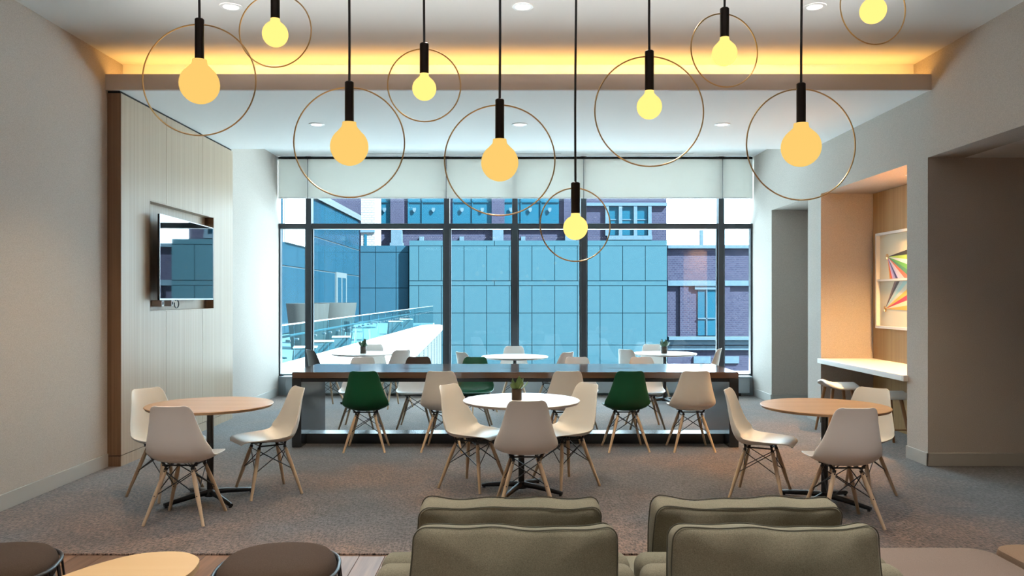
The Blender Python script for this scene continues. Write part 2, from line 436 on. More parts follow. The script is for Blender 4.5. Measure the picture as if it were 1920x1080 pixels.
obj('lower_wall', MB().box(XL, XR, YW+.0, YW+.14, -.3, Zb), M['conv'], wn)
cv = structure('trim_4', 'grey convector cover along the foot of the window')
obj('cover', MB().box(XL+.16, XR-.1, 12.96, YW, .05, .30, .004), M['conv'], cv)
obj('sill', MB().box(XL+.1, XR-.06, 12.93, YW, .30, .325, .004), M['conv'], cv)
for X in (-3.4, -1.1, 1.2, 3.42, 3.7): obj('foot', MB().box(X-.02, X+.02, 13.0, 13.05, 0, .05), M['black'], cv)

be = [XL+.005, PX(576.5, 13.08), PX(836.5, 13.08), PX(1094.5, 13.08), PX(1355, 13.08), XR-.01]
bn = ['narrow pale roller blind at the left end of the window', 'wide pale roller blind second from the left above the window',
      'wide pale roller blind in the middle above the window', 'wide pale roller blind second from the right above the window',
      'narrow pale roller blind at the right end of the window']
for i in range(5):
    a, c = be[i]+.005, be[i+1]-.005
    t = thing('roller_blind', bn[i], 'blind', ((a+c)/2, 13.08, 3.22), group='roller blinds over the window')
    hw = (c-a)/2
    obj('fabric', MB().box(-hw, hw, 0, .004, .02, .645), M['blind'], t)
    obj('bottom_bar', MB().box(-hw, hw, -.006, .01, 0, .022, .004), M['socketwhite'], t)
    obj('roller', MB().cyl((-hw, .03, .66), (hw, .03, .66), .028), M['void'], t)

# slot diffusers in the pocket ceiling
for a, c, lb in ((680, 803, 'left'), (903, 1052, 'middle'), (1157, 1300, 'right')):
    a, c = PX(a, 12.75), PX(c, 12.75)
    t = thing('slot_diffuser', 'thin black linear air slot in the white ceiling by the window, %s one of three' % lb, 'vent', ((a+c)/2, 12.75, ZP), group='air slots by the window')
    h = (c-a)/2
    obj('slot', MB().box(-h, h, -.012, .012, -.003, .001), M['void'], t)
    obj('frame', MB().box(-h-.01, h+.01, -.03, -.012, -.004, .001).box(-h-.01, h+.01, .012, .03, -.004, .001), M['soffit'], t)

# ------------------------------------------------------------------ downlights
def downlight(x, y, z, label, watts, group, size=.075, col=(1, .94, .87), cone=100):
    t = thing('downlight', label, 'downlight', (x, y, z), group=group)
    rg = MB().lathe([(size*.78, -.001), (size*.80, -.008), (size*1.12, -.006), (size*1.18, 0)], n=28)
    obj('trim_ring', rg, M['socketwhite'], t, True)
    obj('lens', MB().lathe([(0, -.0035), (size*.78, -.0035), (size*.78, -.001)], n=24), M['lens'], t)
    ld = bpy.data.lights.new('downlight_lamp', 'SPOT'); ld.energy = watts; ld.color = col
    ld.spot_size = math.radians(cone); ld.spot_blend = .8; ld.shadow_soft_size = .06
    lo = bpy.data.objects.new('lamp', ld); COL.objects.link(lo); lo.parent = t; lo.location = (0, 0, -.03)
for x, s in ((-2.21, 'left'), (.084, 'middle'), (2.38, 'right')):
    downlight(x, 6.29, ZC, 'round recessed downlight in the grey main ceiling, %s one of the front row' % s, DOWN_W, 'front row of downlights', col=(1, .79, .52))
    downlight(x, 9.05, ZS, 'round recessed downlight in the lower white soffit, %s one of the rear row' % s, DOWN_W*.22, 'soffit downlights')
for y in (3.6, .9, -1.8, -4.0):  # unseen rows continuing the ceiling grid, added to light the lounge
    for x in (-2.21, .084, 2.38):
        downlight(x, y, ZC, 'added unseen recessed lounge downlight, %s of the row %s, outside the picture' % ({-2.21: 'left', .084: 'middle', 2.38: 'right'}[x], {3.6: 'nearest the round tables', .9: 'above the camera', -1.8: 'behind the camera', -4.0: 'by the back wall'}[y]), LOUNGE_W, 'added lounge downlights', col=(1, .975, .95), cone=84)

def uplight(y, label):  # unseen light bars, added to brighten the visible main ceiling
    t = thing('fill_uplight', label, 'light', (0, y, 3.27), group='added uplights over the lounge')
    obj('housing', MB().box(-3, 3, -.05, .05, -.05, 0, .004), M['socketwhite'], t)
    obj('diffuser', MB().box(-2.98, 2.98, -.04, .04, .0005, .004), M['lens'], t)
    for x in (-2.6, 0, 2.6): obj('cable', MB().cyl((x, 0, .004), (x, 0, ZC-3.271), .003, n=6), M['steel'], t)
    ld = bpy.data.lights.new('fill_lamp', 'AREA'); ld.shape = 'RECTANGLE'; ld.size = 5.9; ld.size_y = .08; ld.energy = UP_W; ld.color = (1, .965, .92)
    lo = bpy.data.objects.new('lamp', ld); COL.objects.link(lo); lo.parent = t; lo.location = (0, 0, .008); lo.rotation_euler = Vector((0, math.cos(.38), math.sin(.38))).to_track_quat('-Z', 'X').to_euler(); ld.spread = math.radians(36); ld.size, ld.size_y = .08, 5.9
uplight(4.2, 'added white uplight above the sofas to brighten the ceiling, outside the picture')
uplight(-1.0, 'added white uplight behind the camera to brighten the ceiling, outside the picture')

# ------------------------------------------------------------------ shell chairs
def chair_shell():
    prof = [(-.268, .430), (-.258, .450), (-.225, .459), (-.15, .449), (-.05, .434), (.04, .424), (.11, .427), (.165, .452), (.20, .505), (.22, .57), (.235, .65), (.25, .74), (.262, .80), (.271, .838), (.274, .848)]
    hw = [.15, .182, .205, .226, .236, .238, .238, .237, .230, .211, .186, .162, .148, .128, .095]
    rise = [0, .0, .006, .022, .042, .058, .07, .086, .088, .072, .056, .042, .032, .018, .008]
    P = cat([(a, b, 0) for a, b in prof], 44); H = cat([(a, b, 0) for a, b in zip(hw, rise)], 44)
    mb = MB(); rows = []; n = 21
    for i, p in enumerate(P):
        a = P[max(0, i-1)]; c = P[min(len(P)-1, i+1)]
        d = Vector((c.x-a.x, c.y-a.y)).normalized(); nrm = Vector((-d.y, d.x))
        row = []
        for j in range(n):
            v = -1+2*j/(n-1); k = abs(v)**2.3*H[i].y
            row.append(mb.bm.verts.new((H[i].x*math.sin(v*PI/2*.72)/math.sin(PI/2*.72), p.x+nrm.x*k, p.y+nrm.y*k)))
        rows.append(row)
    for A, B in zip(rows, rows[1:]):
        for j in range(n-1): mb.bm.faces.new((A[j], A[j+1], B[j+1], B[j]))
    return bake('seat_shell', mb, [('SOLIDIFY', dict(thickness=.008, offset=1)), ('SUBSURF', dict(levels=1))])
SHELL = chair_shell()
for nme in ('white', 'green', 'charcoal'):
    pass
def recol(me, m):
    c = me.copy(); c.materials.clear(); c.materials.append(m); return c
SHELLS = {k: recol(SHELL, M[k]) for k in ('white', 'green', 'charcoal')}
LT, LF = (.088, .10, .405), (.213, .208, 0)
def leg_pt(sx, sy, z):
    f = (LT[2]-z)/LT[2]
    return Vector((sx*(LT[0]+(LF[0]-LT[0])*f), sy*(LT[1]+(LF[1]-LT[1])*f), z))
LEGM = {}; 
for sx in (-1, 1):
    for sy in (-1, 1):
        a, b_ = leg_pt(sx, sy, .375), leg_pt(sx, sy, 0)
        me = MB().tube([a+(b_-a)*q for q in (0, .2, .5, .8, 1)], .012, 12, rad=lambda q: .0115+.0045*math.sin(PI*min(1, q*1.15+.12))).mesh('leg', True)
        me.materials.append(M['legwood']); LEGM[sx, sy] = me
BRACE = []
for (a, c) in (((-1, -1), (1, -1)), ((1, -1), (1, 1)), ((1, 1), (-1, 1)), ((-1, 1), (-1, -1))):
    mb = MB()
    for p, q in ((a, c), (c, a)):
        u, v = leg_pt(*p, .365), leg_pt(*q, .20)
        mb.cyl(u, v, .0040, n=6)
        for e in (u, v):
            mb.cyl(e-Vector((0, p[1]*.0, 0))+Vector((0, -.016, 0)), e+Vector((0, .016, 0)), .0045, n=8)
    me = mb.mesh('brace', True); me.materials.append(M['black']); BRACE.append(me)
mb = MB()
for sx in (-1, 1):
    for sy in (-1, 1):
        p = leg_pt(sx, sy, .39); q = leg_pt(sx, sy, .345)
        mb.cyl(q, p, .0135, .0135, 10); mb.cyl(p, (sx*.125, sy*.10, .428 if sy > 0 else .435), .008, .010, 8)
    mb.cyl((sx*.09, -.10, .398), (sx*.09, .10, .398), .006, n=8)
for sy in (-1, 1): mb.cyl((-.125, sy*.10, .405), (.125, sy*.10, .405), .006, n=8)
MOUNT = mb.mesh('seat_mount', True); MOUNT.materials.append(M['black'])

def make_chair(col, x, y, f, label, group=None):
    rz = math.atan2(f[0], -f[1])
    t = thing('shell_chair', label, 'chair', (x, y, 0), rz, group)
    obj('seat_shell', SHELLS[col], None, t)
    for k_ in LEGM: obj('leg', LEGM[k_], None, t)
    for b_ in BRACE: obj('brace', b_, None, t, label='black wire cross brace')
    obj('seat_mount', MOUNT, None, t)
    return t
protos = {}
def chair(col, x, y, f, label, group=None):
    if col not in protos:
        protos[col] = make_chair(col, x, y, f, label, group); return protos[col]
    r = dup(protos[col], (x, y, 0), math.atan2(f[0], -f[1]), label)
    if group: r['group'] = group
    elif 'group' in r: del r['group']
    return r
gL, gC, gR = 'chairs at the left round table', 'chairs at the middle round table', 'chairs at the right round table'
chair('white', -2.365, 5.80, (.02, 1), 'white shell chair with its back to us at the left round oak table', gL)
chair('white', -2.81, 6.50, (.857, -.514), 'white shell chair at the far left of the left oak table, beside the wood wall', gL)
chair('white', -2.005, 6.58, (-.815, -.58), 'white shell chair turned sideways at the right side of the left oak table', gL)
chair('white', .10, 6.10, (-.05, 1), 'white shell chair with its back to us at the middle pale table with the plant', gC)
chair('white', -.331, 6.795, (.86, -.51), 'white shell chair on the left side of the middle pale table with the plant', gC)
chair('white', .455, 6.86, (-.83, -.56), 'white shell chair on the right side of the middle pale table with the plant', gC)
chair('white', 2.01, 6.47, (.89, -.45), 'white shell chair turned sideways at the left side of the right oak table', gR)
chair('white', 2.354, 5.715, (0, 1), 'white shell chair with its back to us at the right round oak table', gR)
chair('white', 2.81, 6.49, (-.76, -.65), 'white shell chair at the far right of the right oak table, before the niche', gR)
gN, gF = 'chairs on the near side of the long table', 'chairs on the far side of the long table'
chair('green', -1.533, 8.44, (-.05, 1), 'dark green shell chair at the near left side of the long table', gN)
chair('white', -.71, 8.44, (.08, 1), 'white shell chair at the long table, next right of the left green chair', gN)
chair('white', .55, 8.44, (-.08, 1), 'white shell chair at the long table right behind the middle round table', gN)
chair('green', 1.198, 8.457, (-.057, 1), 'dark green shell chair at the near right side of the long table', gN)
chair('white', 1.885, 8.457, (0, 1), 'white shell chair at the near right end of the long table', gN)
chair('white', -1.88, 9.85, (0, -1), 'white shell chair on the far side of the long table, behind the left green chair', gF)
cb = chair('white', -1.18, 9.85, (0, -1), 'white shell chair with a brown topped back on the far side of the long table', gF)
chair('green', -.464, 9.85, (0, -1), 'dark green shell chair facing us on the far side of the long table', gF)
chair('white', .82, 9.85, (0, -1), 'white shell chair on the far side of the long table, right of its middle', gF)
chair('white', 1.635, 9.85, (0, -1), 'white shell chair on the far side of the long table, behind the right green chair', gF)
gW = 'chairs at the window tables'
chair('charcoal', -2.72, 11.72, (.78, .62), 'charcoal shell chair left of the left window table')
chair('white', -2.22, 12.60, (0, -1), 'white shell chair between the left window table and the glass', gW)
chair('white', -1.74, 11.72, (-.62, .78), 'pale shell chair at the right side of the left window table', gW)
chair('white', -.50, 11.22, (.8, .6), 'pale shell chair at the left side of the middle window table', gW)
chair('white', .03, 12.12, (0, -1), 'white shell chair between the middle window table and the glass', gW)
chair('white', .58, 11.22, (-.75, .66), 'pale shell chair at the right side of the middle window table', gW)
chair('white', 1.84, 11.80, (.75, .66), 'pale shell chair at the left side of the right window table', gW)
chair('white', 2.25, 12.62, (0, -1), 'white shell chair between the right window table and the glass', gW)
chair('white', 2.84, 11.95, (-.9, .43), 'pale shell chair at the right side of the right window table', gW)
# brown slip cover on the top of one backrest
def slip():
    b = bmesh.new(); b.from_mesh(SHELL)
    bmesh.ops.delete(b, geom=[v for v in b.verts if v.co.z < .715], context='VERTS')
    for v in b.verts: v.co += v.normal*.004
    me = bpy.data.meshes.new('back_cover'); b.to_mesh(me); b.free(); me.materials.append(M['brownfab'])
    for p in me.polygons: p.use_smooth = True
    return me
obj('back_cover', slip(), None, cb, label='dark brown cover over the top of the backrest')

# ------------------------------------------------------------------ round pedestal tables
TZ, TR = .757, .4825
def round_table(x, y, rz, top, label, group):
    t = thing('round_table', label, 'table', (x, y, 0), rz, group)
    tp_ = MB().lathe([(0, TZ), (TR-.004, TZ), (TR, TZ-.004), (TR-.012, TZ-.022), (TR-.03, TZ-.026), (0, TZ-.026)], n=96)
    o_ = obj('tabletop', tp_, M[top], t, True); o_.rotation_euler = (0, 0, -rz)
    obj('column', MB().cyl((0, 0, .045), (0, 0, TZ-.03), .026, n=20), M['black'], t, True)
    obj('mounting_plate', MB().box(-.14, .14, -.14, .14, TZ-.036, TZ-.0265, .003), M['black'], t)
    obj('hub', MB().lathe([(0, .085), (.034, .085), (.040, .06), (.044, .03), (0, .03)], n=20), M['black'], t, True)
    for k_ in range(4):
        a = k_*PI/2; d = Vector((math.cos(a), math.sin(a), 0))
        mb_ = MB().tube([d*.02+Vector((0, 0, .062)), d*.14+Vector((0, 0, .052)), d*.30+Vector((0, 0, .030)), d*.362+Vector((0, 0, .021))], .02, 10,
                        rad=lambda q: .024-.009*q)
        l_ = obj('foot', mb_, M['black'], t, True)
        obj('glide', MB().cyl(d*.345+Vector((0, 0, 0)), d*.345+Vector((0, 0, .012)), .012, n=10), M['black'], l_)
    return t
gT, gWT = 'round tables in front', 'window tables'
round_table(-2.39, 6.336, PI/4, 'tabletop', 'round oak pedestal table on the left beside the wood wall', gT)
round_table(.0775, 6.60, math.radians(-25), 'ash', 'round pale ash pedestal table in the middle with a plant on it', gT)
round_table(2.44, 6.245, math.radians(42), 'tabletop', 'round oak pedestal table on the right in front of the niche', gT)
round_table(-2.254, 12.16, .5, 'ash', 'round white topped window table on the left with a plant on it', gWT)
round_table(.04, 11.5, .5, 'ash', 'round white topped window table in the middle without a plant', gWT)
round_table(2.32, 12.16, .3, 'ash', 'round white topped window table on the right with a plant on it', gWT)

# ------------------------------------------------------------------ long communal table
t = thing('long_table', 'long walnut topped communal table with black slab ends', 'table', (.035, 9.09, 0))
hx, hy = 2.385, .55
obj('tabletop', MB().box(-hx, hx, -hy, hy, .738, .803, .003), M['walnut'], t)
obj('apron', MB().box(-hx+.10, hx-.10, -hy+.02, hy-.02, .698, .7375), M['tray'], t)
for s in (-1, 1):
    obj('end_slab', MB().box(min(s*hx, s*(hx-.10)), max(s*hx, s*(hx-.10)), -hy, hy, 0, .7375, .003), M['tray'], t)
obj('foot_beam', MB().box(-hx+.10, hx-.10, -.33, -.08, 0.0, .11, .003), M['tray'], t)
for X in (-1.15, .0, 1.2):
    h_ = obj('power_hatch', MB().box(X-.16, X+.16, -.06, .06, .8025, .8045, .001), M['walnut'], t, label='flush power hatch in the top')
    obj('hatch_slot', MB().box(X-.14, X+.14, -.064, -.060, .8025, .8043), M['void'], h_)

# ------------------------------------------------------------------ potted plants
def plant(x, y, z, s, leaf, label, seed):
    rnd = random.Random(seed)
    t = thing('potted_plant', label, 'plant', (x, y, z), 0, 'small potted plants')
    obj('pot', MB().lathe([(0, 0), (.042*s, 0), (.043*s, .003), (.043*s, .092*s), (.039*s, .094*s), (.038*s, .078*s), (0, .078*s)], n=24), M['pot'], t, True)
    obj('soil', MB().lathe([(0, .082*s), (.0375*s, .080*s), (.0375*s, .0785*s)], n=16), M['soil'], t)
    for k_ in range(13):
        a = k_*2.4; el = .35+1.0*(1-k_/13)*.9+rnd.uniform(-.1, .1); ln = (.068+.042*rnd.random())*s; wd = .020*s
        if k_ > 8: el = 1.2+.2*rnd.random(); ln *= 1.15
        c = Vector((math.cos(a)*.012*s, math.sin(a)*.012*s, .082*s))
        d = Vector((math.cos(a)*math.cos(el), math.sin(a)*math.cos(el), math.sin(el))); sd_ = Vector((-math.sin(a), math.cos(a), 0)); nn = d.cross(sd_)
        mb_ = MB(); rows = []
        for q, ww in ((0, .25), (.25, .6), (.5, .95), (.75, .95), (.92, .55), (1, .12)):
            p = c+d*ln*q+nn*(-.012*s*math.sin(q*PI))
            rows.append([mb_.bm.verts.new(p-sd_*wd*ww), mb_.bm.verts.new(p-nn*.004*s), mb_.bm.verts.new(p+sd_*wd*ww), mb_.bm.verts.new(p+nn*.003*s)])
        for A, B in zip(rows, rows[1:]):
            for j in range(4): mb_.bm.faces.new((A[j], A[(j+1) % 4], B[(j+1) % 4], B[j]))
        mb_.bm.faces.new(rows[0]); mb_.bm.faces.new(rows[-1])
        obj('leaf', mb_, M[leaf], t, True)
plant(.039, 6.60, TZ, 1.0, 'leaf', 'green succulent in a bronze pot on the middle round table', 1)
plant(-2.25, 12.1, TZ, 1.12, 'leafdark', 'dark leafed plant in a small pot on the left window table', 2)
plant(2.30, 12.1, TZ, 1.12, 'leafdark', 'dark leafed plant in a small pot on the right window table', 3)

# ------------------------------------------------------------------ pendants
def pendant(px, s_top, s_bot, b_y, b_d, r_d, rx_c, label, group, rot):
    big = b_d > 60
    PY = 2.65 if r_d > 150 else 2.82      # the small ones hang a hand's width farther back
    X = PX(px, PY); zt, zb, zc = PZ(s_top, PY), PZ(s_bot, PY), PZ(b_y, PY)
    R = b_d/2*PY/F; RR = r_d/2*PY/F
    t = thing('pendant_lamp', label, 'pendant lamp', (X, PY, zt), rot, group)
    rnd = random.Random(int(px)); pts = []
    n_ = 14
    for i in range(n_+1):
        q = i/n_; am = .0035*math.sin(q*PI)
        pts.append((am*math.sin(q*9+px), am*math.cos(q*7+px), -.002+(ZC-zt-.03)*q))
    obj('cord', MB().tube(pts, .0042, 8), M['black'], t, True)
    obj('canopy', MB().lathe([(0, ZC-zt), (.055, ZC-zt), (.055, ZC-zt-.02), (.05, ZC-zt-.025), (0, ZC-zt-.025)], n=24), M['bronze'], t, True)
    L_ = zt-zb; r = .0150*PY/2.65
    obj('socket', MB().lathe([(0, 0), (r-.003, 0), (r, -.003), (r, -L_+.002), (r-.002, -L_), (0, -L_)], n=24), M['bronze'], t, True)
    c = zc-zt; nk = R*.36
    prof = [(0, -L_-.0005), (nk, -L_-.0005), (nk*1.02, -L_-R*.12), (nk*1.12, -L_-R*.25)]
    a0 = math.asin(min(1, .62))
    for i in range(15):
        a = a0+(PI-a0)*i/14; prof.append((R*math.sin(a), c+R*math.cos(a)))
    prof[-1] = (0, c-R)
    obj('bulb', MB().lathe(prof, n=36), M['bulbL' if big else 'bulbS'], t, True, label='glowing frosted globe bulb')
    zr = -11*PY/F-RR
    obj('ring', MB().tube([(RR*math.sin(2*PI*i/72), 0, zr+RR*math.cos(2*PI*i/72)) for i in range(72)], .0024, 8, True), M['brass'], t, True, label='thin brass ring')
gB, gS = 'large ring pendants', 'small ring pendants'
pendant(374, 35, 112, 158, 73, 208, 0, 'large brass ring pendant farthest left, high beside the left wall', gB, .06)
pendant(516, -22, 35, 64, 48, 137, 0, 'small brass ring pendant at the top left, cut by the frame edge', gS, -.05)
pendant(655, 153, 229, 275, 71, 206, 0, 'large brass ring pendant second from the left, hanging in front of the blind', gB, .05)
pendant(795.5, 81, 138, 166, 45, 136, 0, 'small brass ring pendant just left of the middle in front of the cove light', gS, .08)
pendant(937, 186, 261, 305, 70, 207, 0, 'large brass ring pendant at the middle of the room', gB, .0)
pendant(1079, 342, 400, 427, 46, 137, 0, 'small brass ring pendant hanging lowest of all in front of the window', gS, .22)
pendant(1217.5, 95, 170, 200, 47, 206, 0, 'large brass ring pendant with a small bulb right of the middle', gB, .05)
pendant(1358.5, 15, 70, 100, 47, 137, 0, 'small brass ring pendant high on the right, its whole ring in view', gS, .24)
pendant(1502, 156, 231, 276, 73, 208, 0, 'large brass ring pendant farthest right in front of the right wall', gB, .05)
pendant(1637, -65, -10, 20, 48, 137, 0, 'small brass ring pendant at the top right corner, mostly above the frame edge', gS, .2)

# ------------------------------------------------------------------ television
t = thing('television', 'wall mounted flat television in the recess of the oak wall', 'television', (-3.635, 9.0, 1.575), math.radians(2.8))
hw, hh = .84, .882
obj('screen', MB().box(-.0015, .0, -hw+.008, hw-.008, .018, hh-.008), M['screen'], t)
bz = MB(); bz.box(-.022, -.002, -hw, hw, 0, hh, .003)
obj('housing', bz, M['black'], t)
fz = MB(); fz.box(-.002, .002, -hw, hw, 0, .016).box(-.002, .002, -hw, hw, hh-.007, hh).box(-.002, .002, -hw, -hw+.007, .016, hh-.007).box(-.002, .002, hw-.007, hw, .016, hh-.007)
obj('bezel', fz, M['steel'], t)
obj('wall_bracket', MB().box(-.175, -.0225, -.25, .25, .25, .65), M['black'], t)
for y, lb, in ((8.48, 'nearer'), (8.72, 'farther')):
    s_ = thing('wall_socket', 'white wall socket under the television, %s of the two' % lb, 'socket', (-3.70, y, 1.545), group='sockets under the television')
    obj('plate', MB().box(-.108, .0, -.03, .03, -.04, .028, .003), M['socketwhite'], s_)
    obj('outlet', MB().box(0, .002, -.012, .012, -.02, .01), M['void'], s_)
tag(obj('cable', MB().tube([(-3.69, 8.74+.055*math.sin(a)*1.0+.06, 1.53+.045*math.cos(a)) for a in [i*2*PI/20-.6 for i in range(19)]], .006, 8), M['black'], None, True), 'looped black cable hanging under the television', 'cable')

# ------------------------------------------------------------------ niche desk, art, stools
t = thing('niche_desk', 'white solid surface desk built into the wall niche', 'desk', (4.26, 9.11, .825))
obj('worktop', MB().box(3.90-4.26, 4.614-4.26, -1.105, 1.112, -.06, 0, .003), M['desk'], t)
obj('front_end', MB().box(3.90-4.26, 3.949-4.26, -1.14, -1.106, -.06, 0, .003), M['desk'], t)
obj('support_cleat', MB().box(.26, .352, -1.08, 1.08, -.12, -.061), M['oakdark'], t)
t = thing('framed_artwork', 'white framed artwork of coloured ray fans on the niche wall', 'picture', (4.614, 9.44, 1.22))
H_, W_ = 1.18, .59
obj('frame', MB().box(-.06, 0, -W_, -W_+.03, 0, H_).box(-.06, 0, W_-.03, W_, 0, H_).box(-.06, 0, -W_+.03, W_-.03, 0, .03).box(-.06, 0, -W_+.03, W_-.03, H_-.03, H_), M['desk'], t)
obj('middle_bar', MB().box(-.05, -.005, -W_+.03, W_-.03, .582, .606), M['desk'], t)
obj('backing_board', MB().box(-.012, -.001, -W_+.03, W_-.03, .03, H_-.03), mat('cream mount', (.74, .66, .50), .8), t)
acols = [(.75, .32, .05), (.78, .10, .06), (.72, .45, .62), (.42, .36, .62), (.06, .05, .16), (.66, .60, .78), (.85, .62, .66), (.70, .16, .10), (.10, .28, .16), (.16, .45, .10), (.80, .80, .78), (.45, .62, .10), (.05, .04, .03)]
def fan(cy, cz, a0, a1, ln, cols, zlim):
    n_ = len(cols)
    for i, c in enumerate(cols):
        aa, ab = a0+(a1-a0)*i/n_, a0+(a1-a0)*(i+1)/n_
        mb_ = MB(); th = .0015
        pts = [(cy, cz)]
        for a in (aa, ab):
            r_ = ln
            dz = math.sin(a)
            if dz < -1e-3: r_ = min(r_, (zlim[0]-cz)/dz)
            if dz > 1e-3: r_ = min(r_, (zlim[1]-cz)/dz)
            pts.append((cy-r_*math.cos(a), cz+r_*dz))
        A = [mb_.bm.verts.new((-.0135, p[0], p[1])) for p in pts]; B = [mb_.bm.verts.new((-.0135-th, p[0], p[1])) for p in pts]
        mb_.bm.faces.new(A); mb_.bm.faces.new(B)
        for j in range(3): mb_.bm.faces.new((A[j], A[(j+1) % 3], B[(j+1) % 3], B[j]))
        obj('ray', mb_, mat('ray colour', c, .7), t)
fan(.36, .88, -1.36, .12, .8, acols, (.61, 1.14))
fan(.42, .24, -.02, .95, .95, [(.80, .45, .10), (.85, .75, .5), (.62, .06, .10), (.80, .50, .10), (.75, .66, .50), (.45, .66, .62), (.62, .66, .60), (.10, .08, .08), (.28, .17, .15)], (.04, .575))
for cy, cz in ((.36, .88), (.42, .24)):
    rb = MB()
    for i in range(7):
        a = i*.9; rb.cyl((-.016, cy, cz), (-.02, cy+.03*math.cos(a), cz+.035*math.sin(a)), .014, .008, 7)
    obj('rosette', rb, M['brass'], t, label='small gold rosette')
# niche lamps: two small recessed spots in the head of the niche
for y, lb in ((8.28, 'nearer'), (8.66, 'farther')):
    downlight(4.30, y, 2.93, 'small warm recessed spot in the head of the desk niche, %s of the two' % lb, NICHE_W, 'niche spots', .035, (1, .56, .21), 125)

def bar_stool(x, y, label):
    t = thing('saddle_stool', label, 'stool', (x, y, 0), 0, 'white stools at the niche desk')
    # saddle seat: raised lip on the aisle side (-x), two waves across
    mb_ = MB(); rows = []; n1, n2 = 17, 17
    for i in range(n1):
        u = -1+2*i/(n1-1); row = []
        for j in range(n2):
            v = -1+2*j/(n2-1)
            s_ = (1-.16*abs(v)**6); X = .20*u*s_; Y_ = .215*v*(1-.12*abs(u)**6)
            z = .555+.05*max(0, -u-.25)**1.4*1.3+.012*math.cos(v*PI*1.5)-.035*max(0, abs(v)-.7)/.3*(1 if abs(v) > .7 else 0)
            row.append(mb_.bm.verts.new((X, Y_, z)))
        rows.append(row)
    for A, B in zip(rows, rows[1:]):
        for j in range(n2-1): mb_.bm.faces.new((A[j], A[j+1], B[j+1], B[j]))
    me = bake('seat', mb_, [('SOLIDIFY', dict(thickness=.03, offset=1)), ('SUBSURF', dict(levels=1))]); me.materials.append(M['white'])
    obj('seat', me, None, t)
    for sx in (-1, 1):
        for sy in (-1, 1):
            obj('leg', MB().tube([(sx*.11, sy*.12, .53), (sx*.19, sy*.20, 0)], .016, 12, rad=lambda q: .021-.008*q), M['stoolleg'], t, True)
    for sy in (-1, 1): obj('rung', MB().cyl((-.158, sy*.168, .20), (.158, sy*.168, .20), .009, n=10), M['stoolleg'], t, True)
    return t
M['stoolleg'] = wood('warm oak leg', (.26, .125, .05), (.34, .18, .08), 'z', .45, 40)
bar_stool(3.87, 9.50, 'white saddle stool at the niche desk, the farther one, standing left')
bar_stool(4.02, 8.62, 'white saddle stool at the niche desk, the nearer one, mostly hidden by a chair')

# ------------------------------------------------------------------ lounge sofas
def rrect(w_, h_, r, n=10):
    pts = []
    for cx, cy, a0 in ((w_/2-r, h_/2-r, 0), (-w_/2+r, h_/2-r, PI/2), (-w_/2+r, -h_/2+r, PI), (w_/2-r, -h_/2+r, 1.5*PI)):
        for i in range(n+1): pts.append((cx+r*math.cos(a0+PI/2*i/n), cy+r*math.sin(a0+PI/2*i/n)))
    return pts
def densify(pts, m):
    out = []; N_ = len(pts)
    for i in range(N_):
        a, b_ = Vector(pts[i]), Vector(pts[(i+1) % N_]); k_ = max(1, int((b_-a).length/m))
        for j in range(k_): out.append(tuple(a+(b_-a)*j/k_))
    return out
def cushion_mesh(W, H, T, seed):
    """pillow standing in XZ, thickness along Y, gusset edge all round"""
    rnd = random.Random(seed); ph = [rnd.uniform(0, 6) for _ in range(8)]
    out = densify(rrect(W, H, .045, 6), .022); N_ = len(out)
    def warp(x, y, z):
        k_ = (z/H+.5)
        z2 = z+k_*(-.012*math.cos(x/W*PI)+.006*math.sin(x*11+ph[0])+.003*math.sin(x*27+ph[1]))
        x2 = x*(1-.03*k_)+.003*math.sin(z*17+ph[2])
        s_ = 1 if y > 0 else -1
        y2 = y+s_*(.006*math.sin(x*9+ph[3]+z*6)+.005*math.sin(z*15+x*5+ph[4])+.003*math.sin(x*24-z*18+ph[5]))*min(1, abs(y)/(T/2))
        return Vector((x2, y2, z2))
    mb_ = MB(); rings = []
    prof = []   # (scale inset, y)
    NR = 9
    for i in range(NR):
        s_ = i/(NR-1)*.97+.01; prof.append((s_, -(T/2)-.035*(1-s_**2.6)))
    prof += [(.985, -T/2+.002), (.995, -T/2+.012), (1.0, -T/2+.03), (1.006, 0), (1.0, T/2-.03), (.995, T/2-.012), (.985, T/2-.002)]
    for i in range(NR):
        s_ = (NR-1-i)/(NR-1)*.97+.01; prof.append((s_, (T/2)+.035*(1-s_**2.6)))
    for s_, y in prof:
        rings.append([mb_.bm.verts.new(warp(p[0]*s_ if s_ < .98 else p[0]-(1-s_)*.3*(1 if p[0] > 0 else -1), y, p[1]*s_ if s_ < .98 else p[1]-(1-s_)*.3*(1 if p[1] > 0 else -1))) for p in out])
    for A, B in zip(rings, rings[1:]):
        for k_ in range(N_): mb_.bm.faces.new((A[k_], A[(k_+1) % N_], B[(k_+1) % N_], B[k_]))
    mb_.bm.faces.new(rings[0]); mb_.bm.faces.new(rings[-1])
    me = mb_.mesh('cushion')
    for p in me.polygons: p.use_smooth = True
    wl = [warp(p[0]*.998, s_*(T/2-.001), p[1]*.998) for s_ in (-1,) for p in out]
    wl2 = [warp(p[0]*.998, (T/2-.001), p[1]*.998) for p in out]
    wm = MB().tube(wl, .0024, 6, True).tube(wl2, .0024, 6, True).mesh('welt', True)
    return me, wm
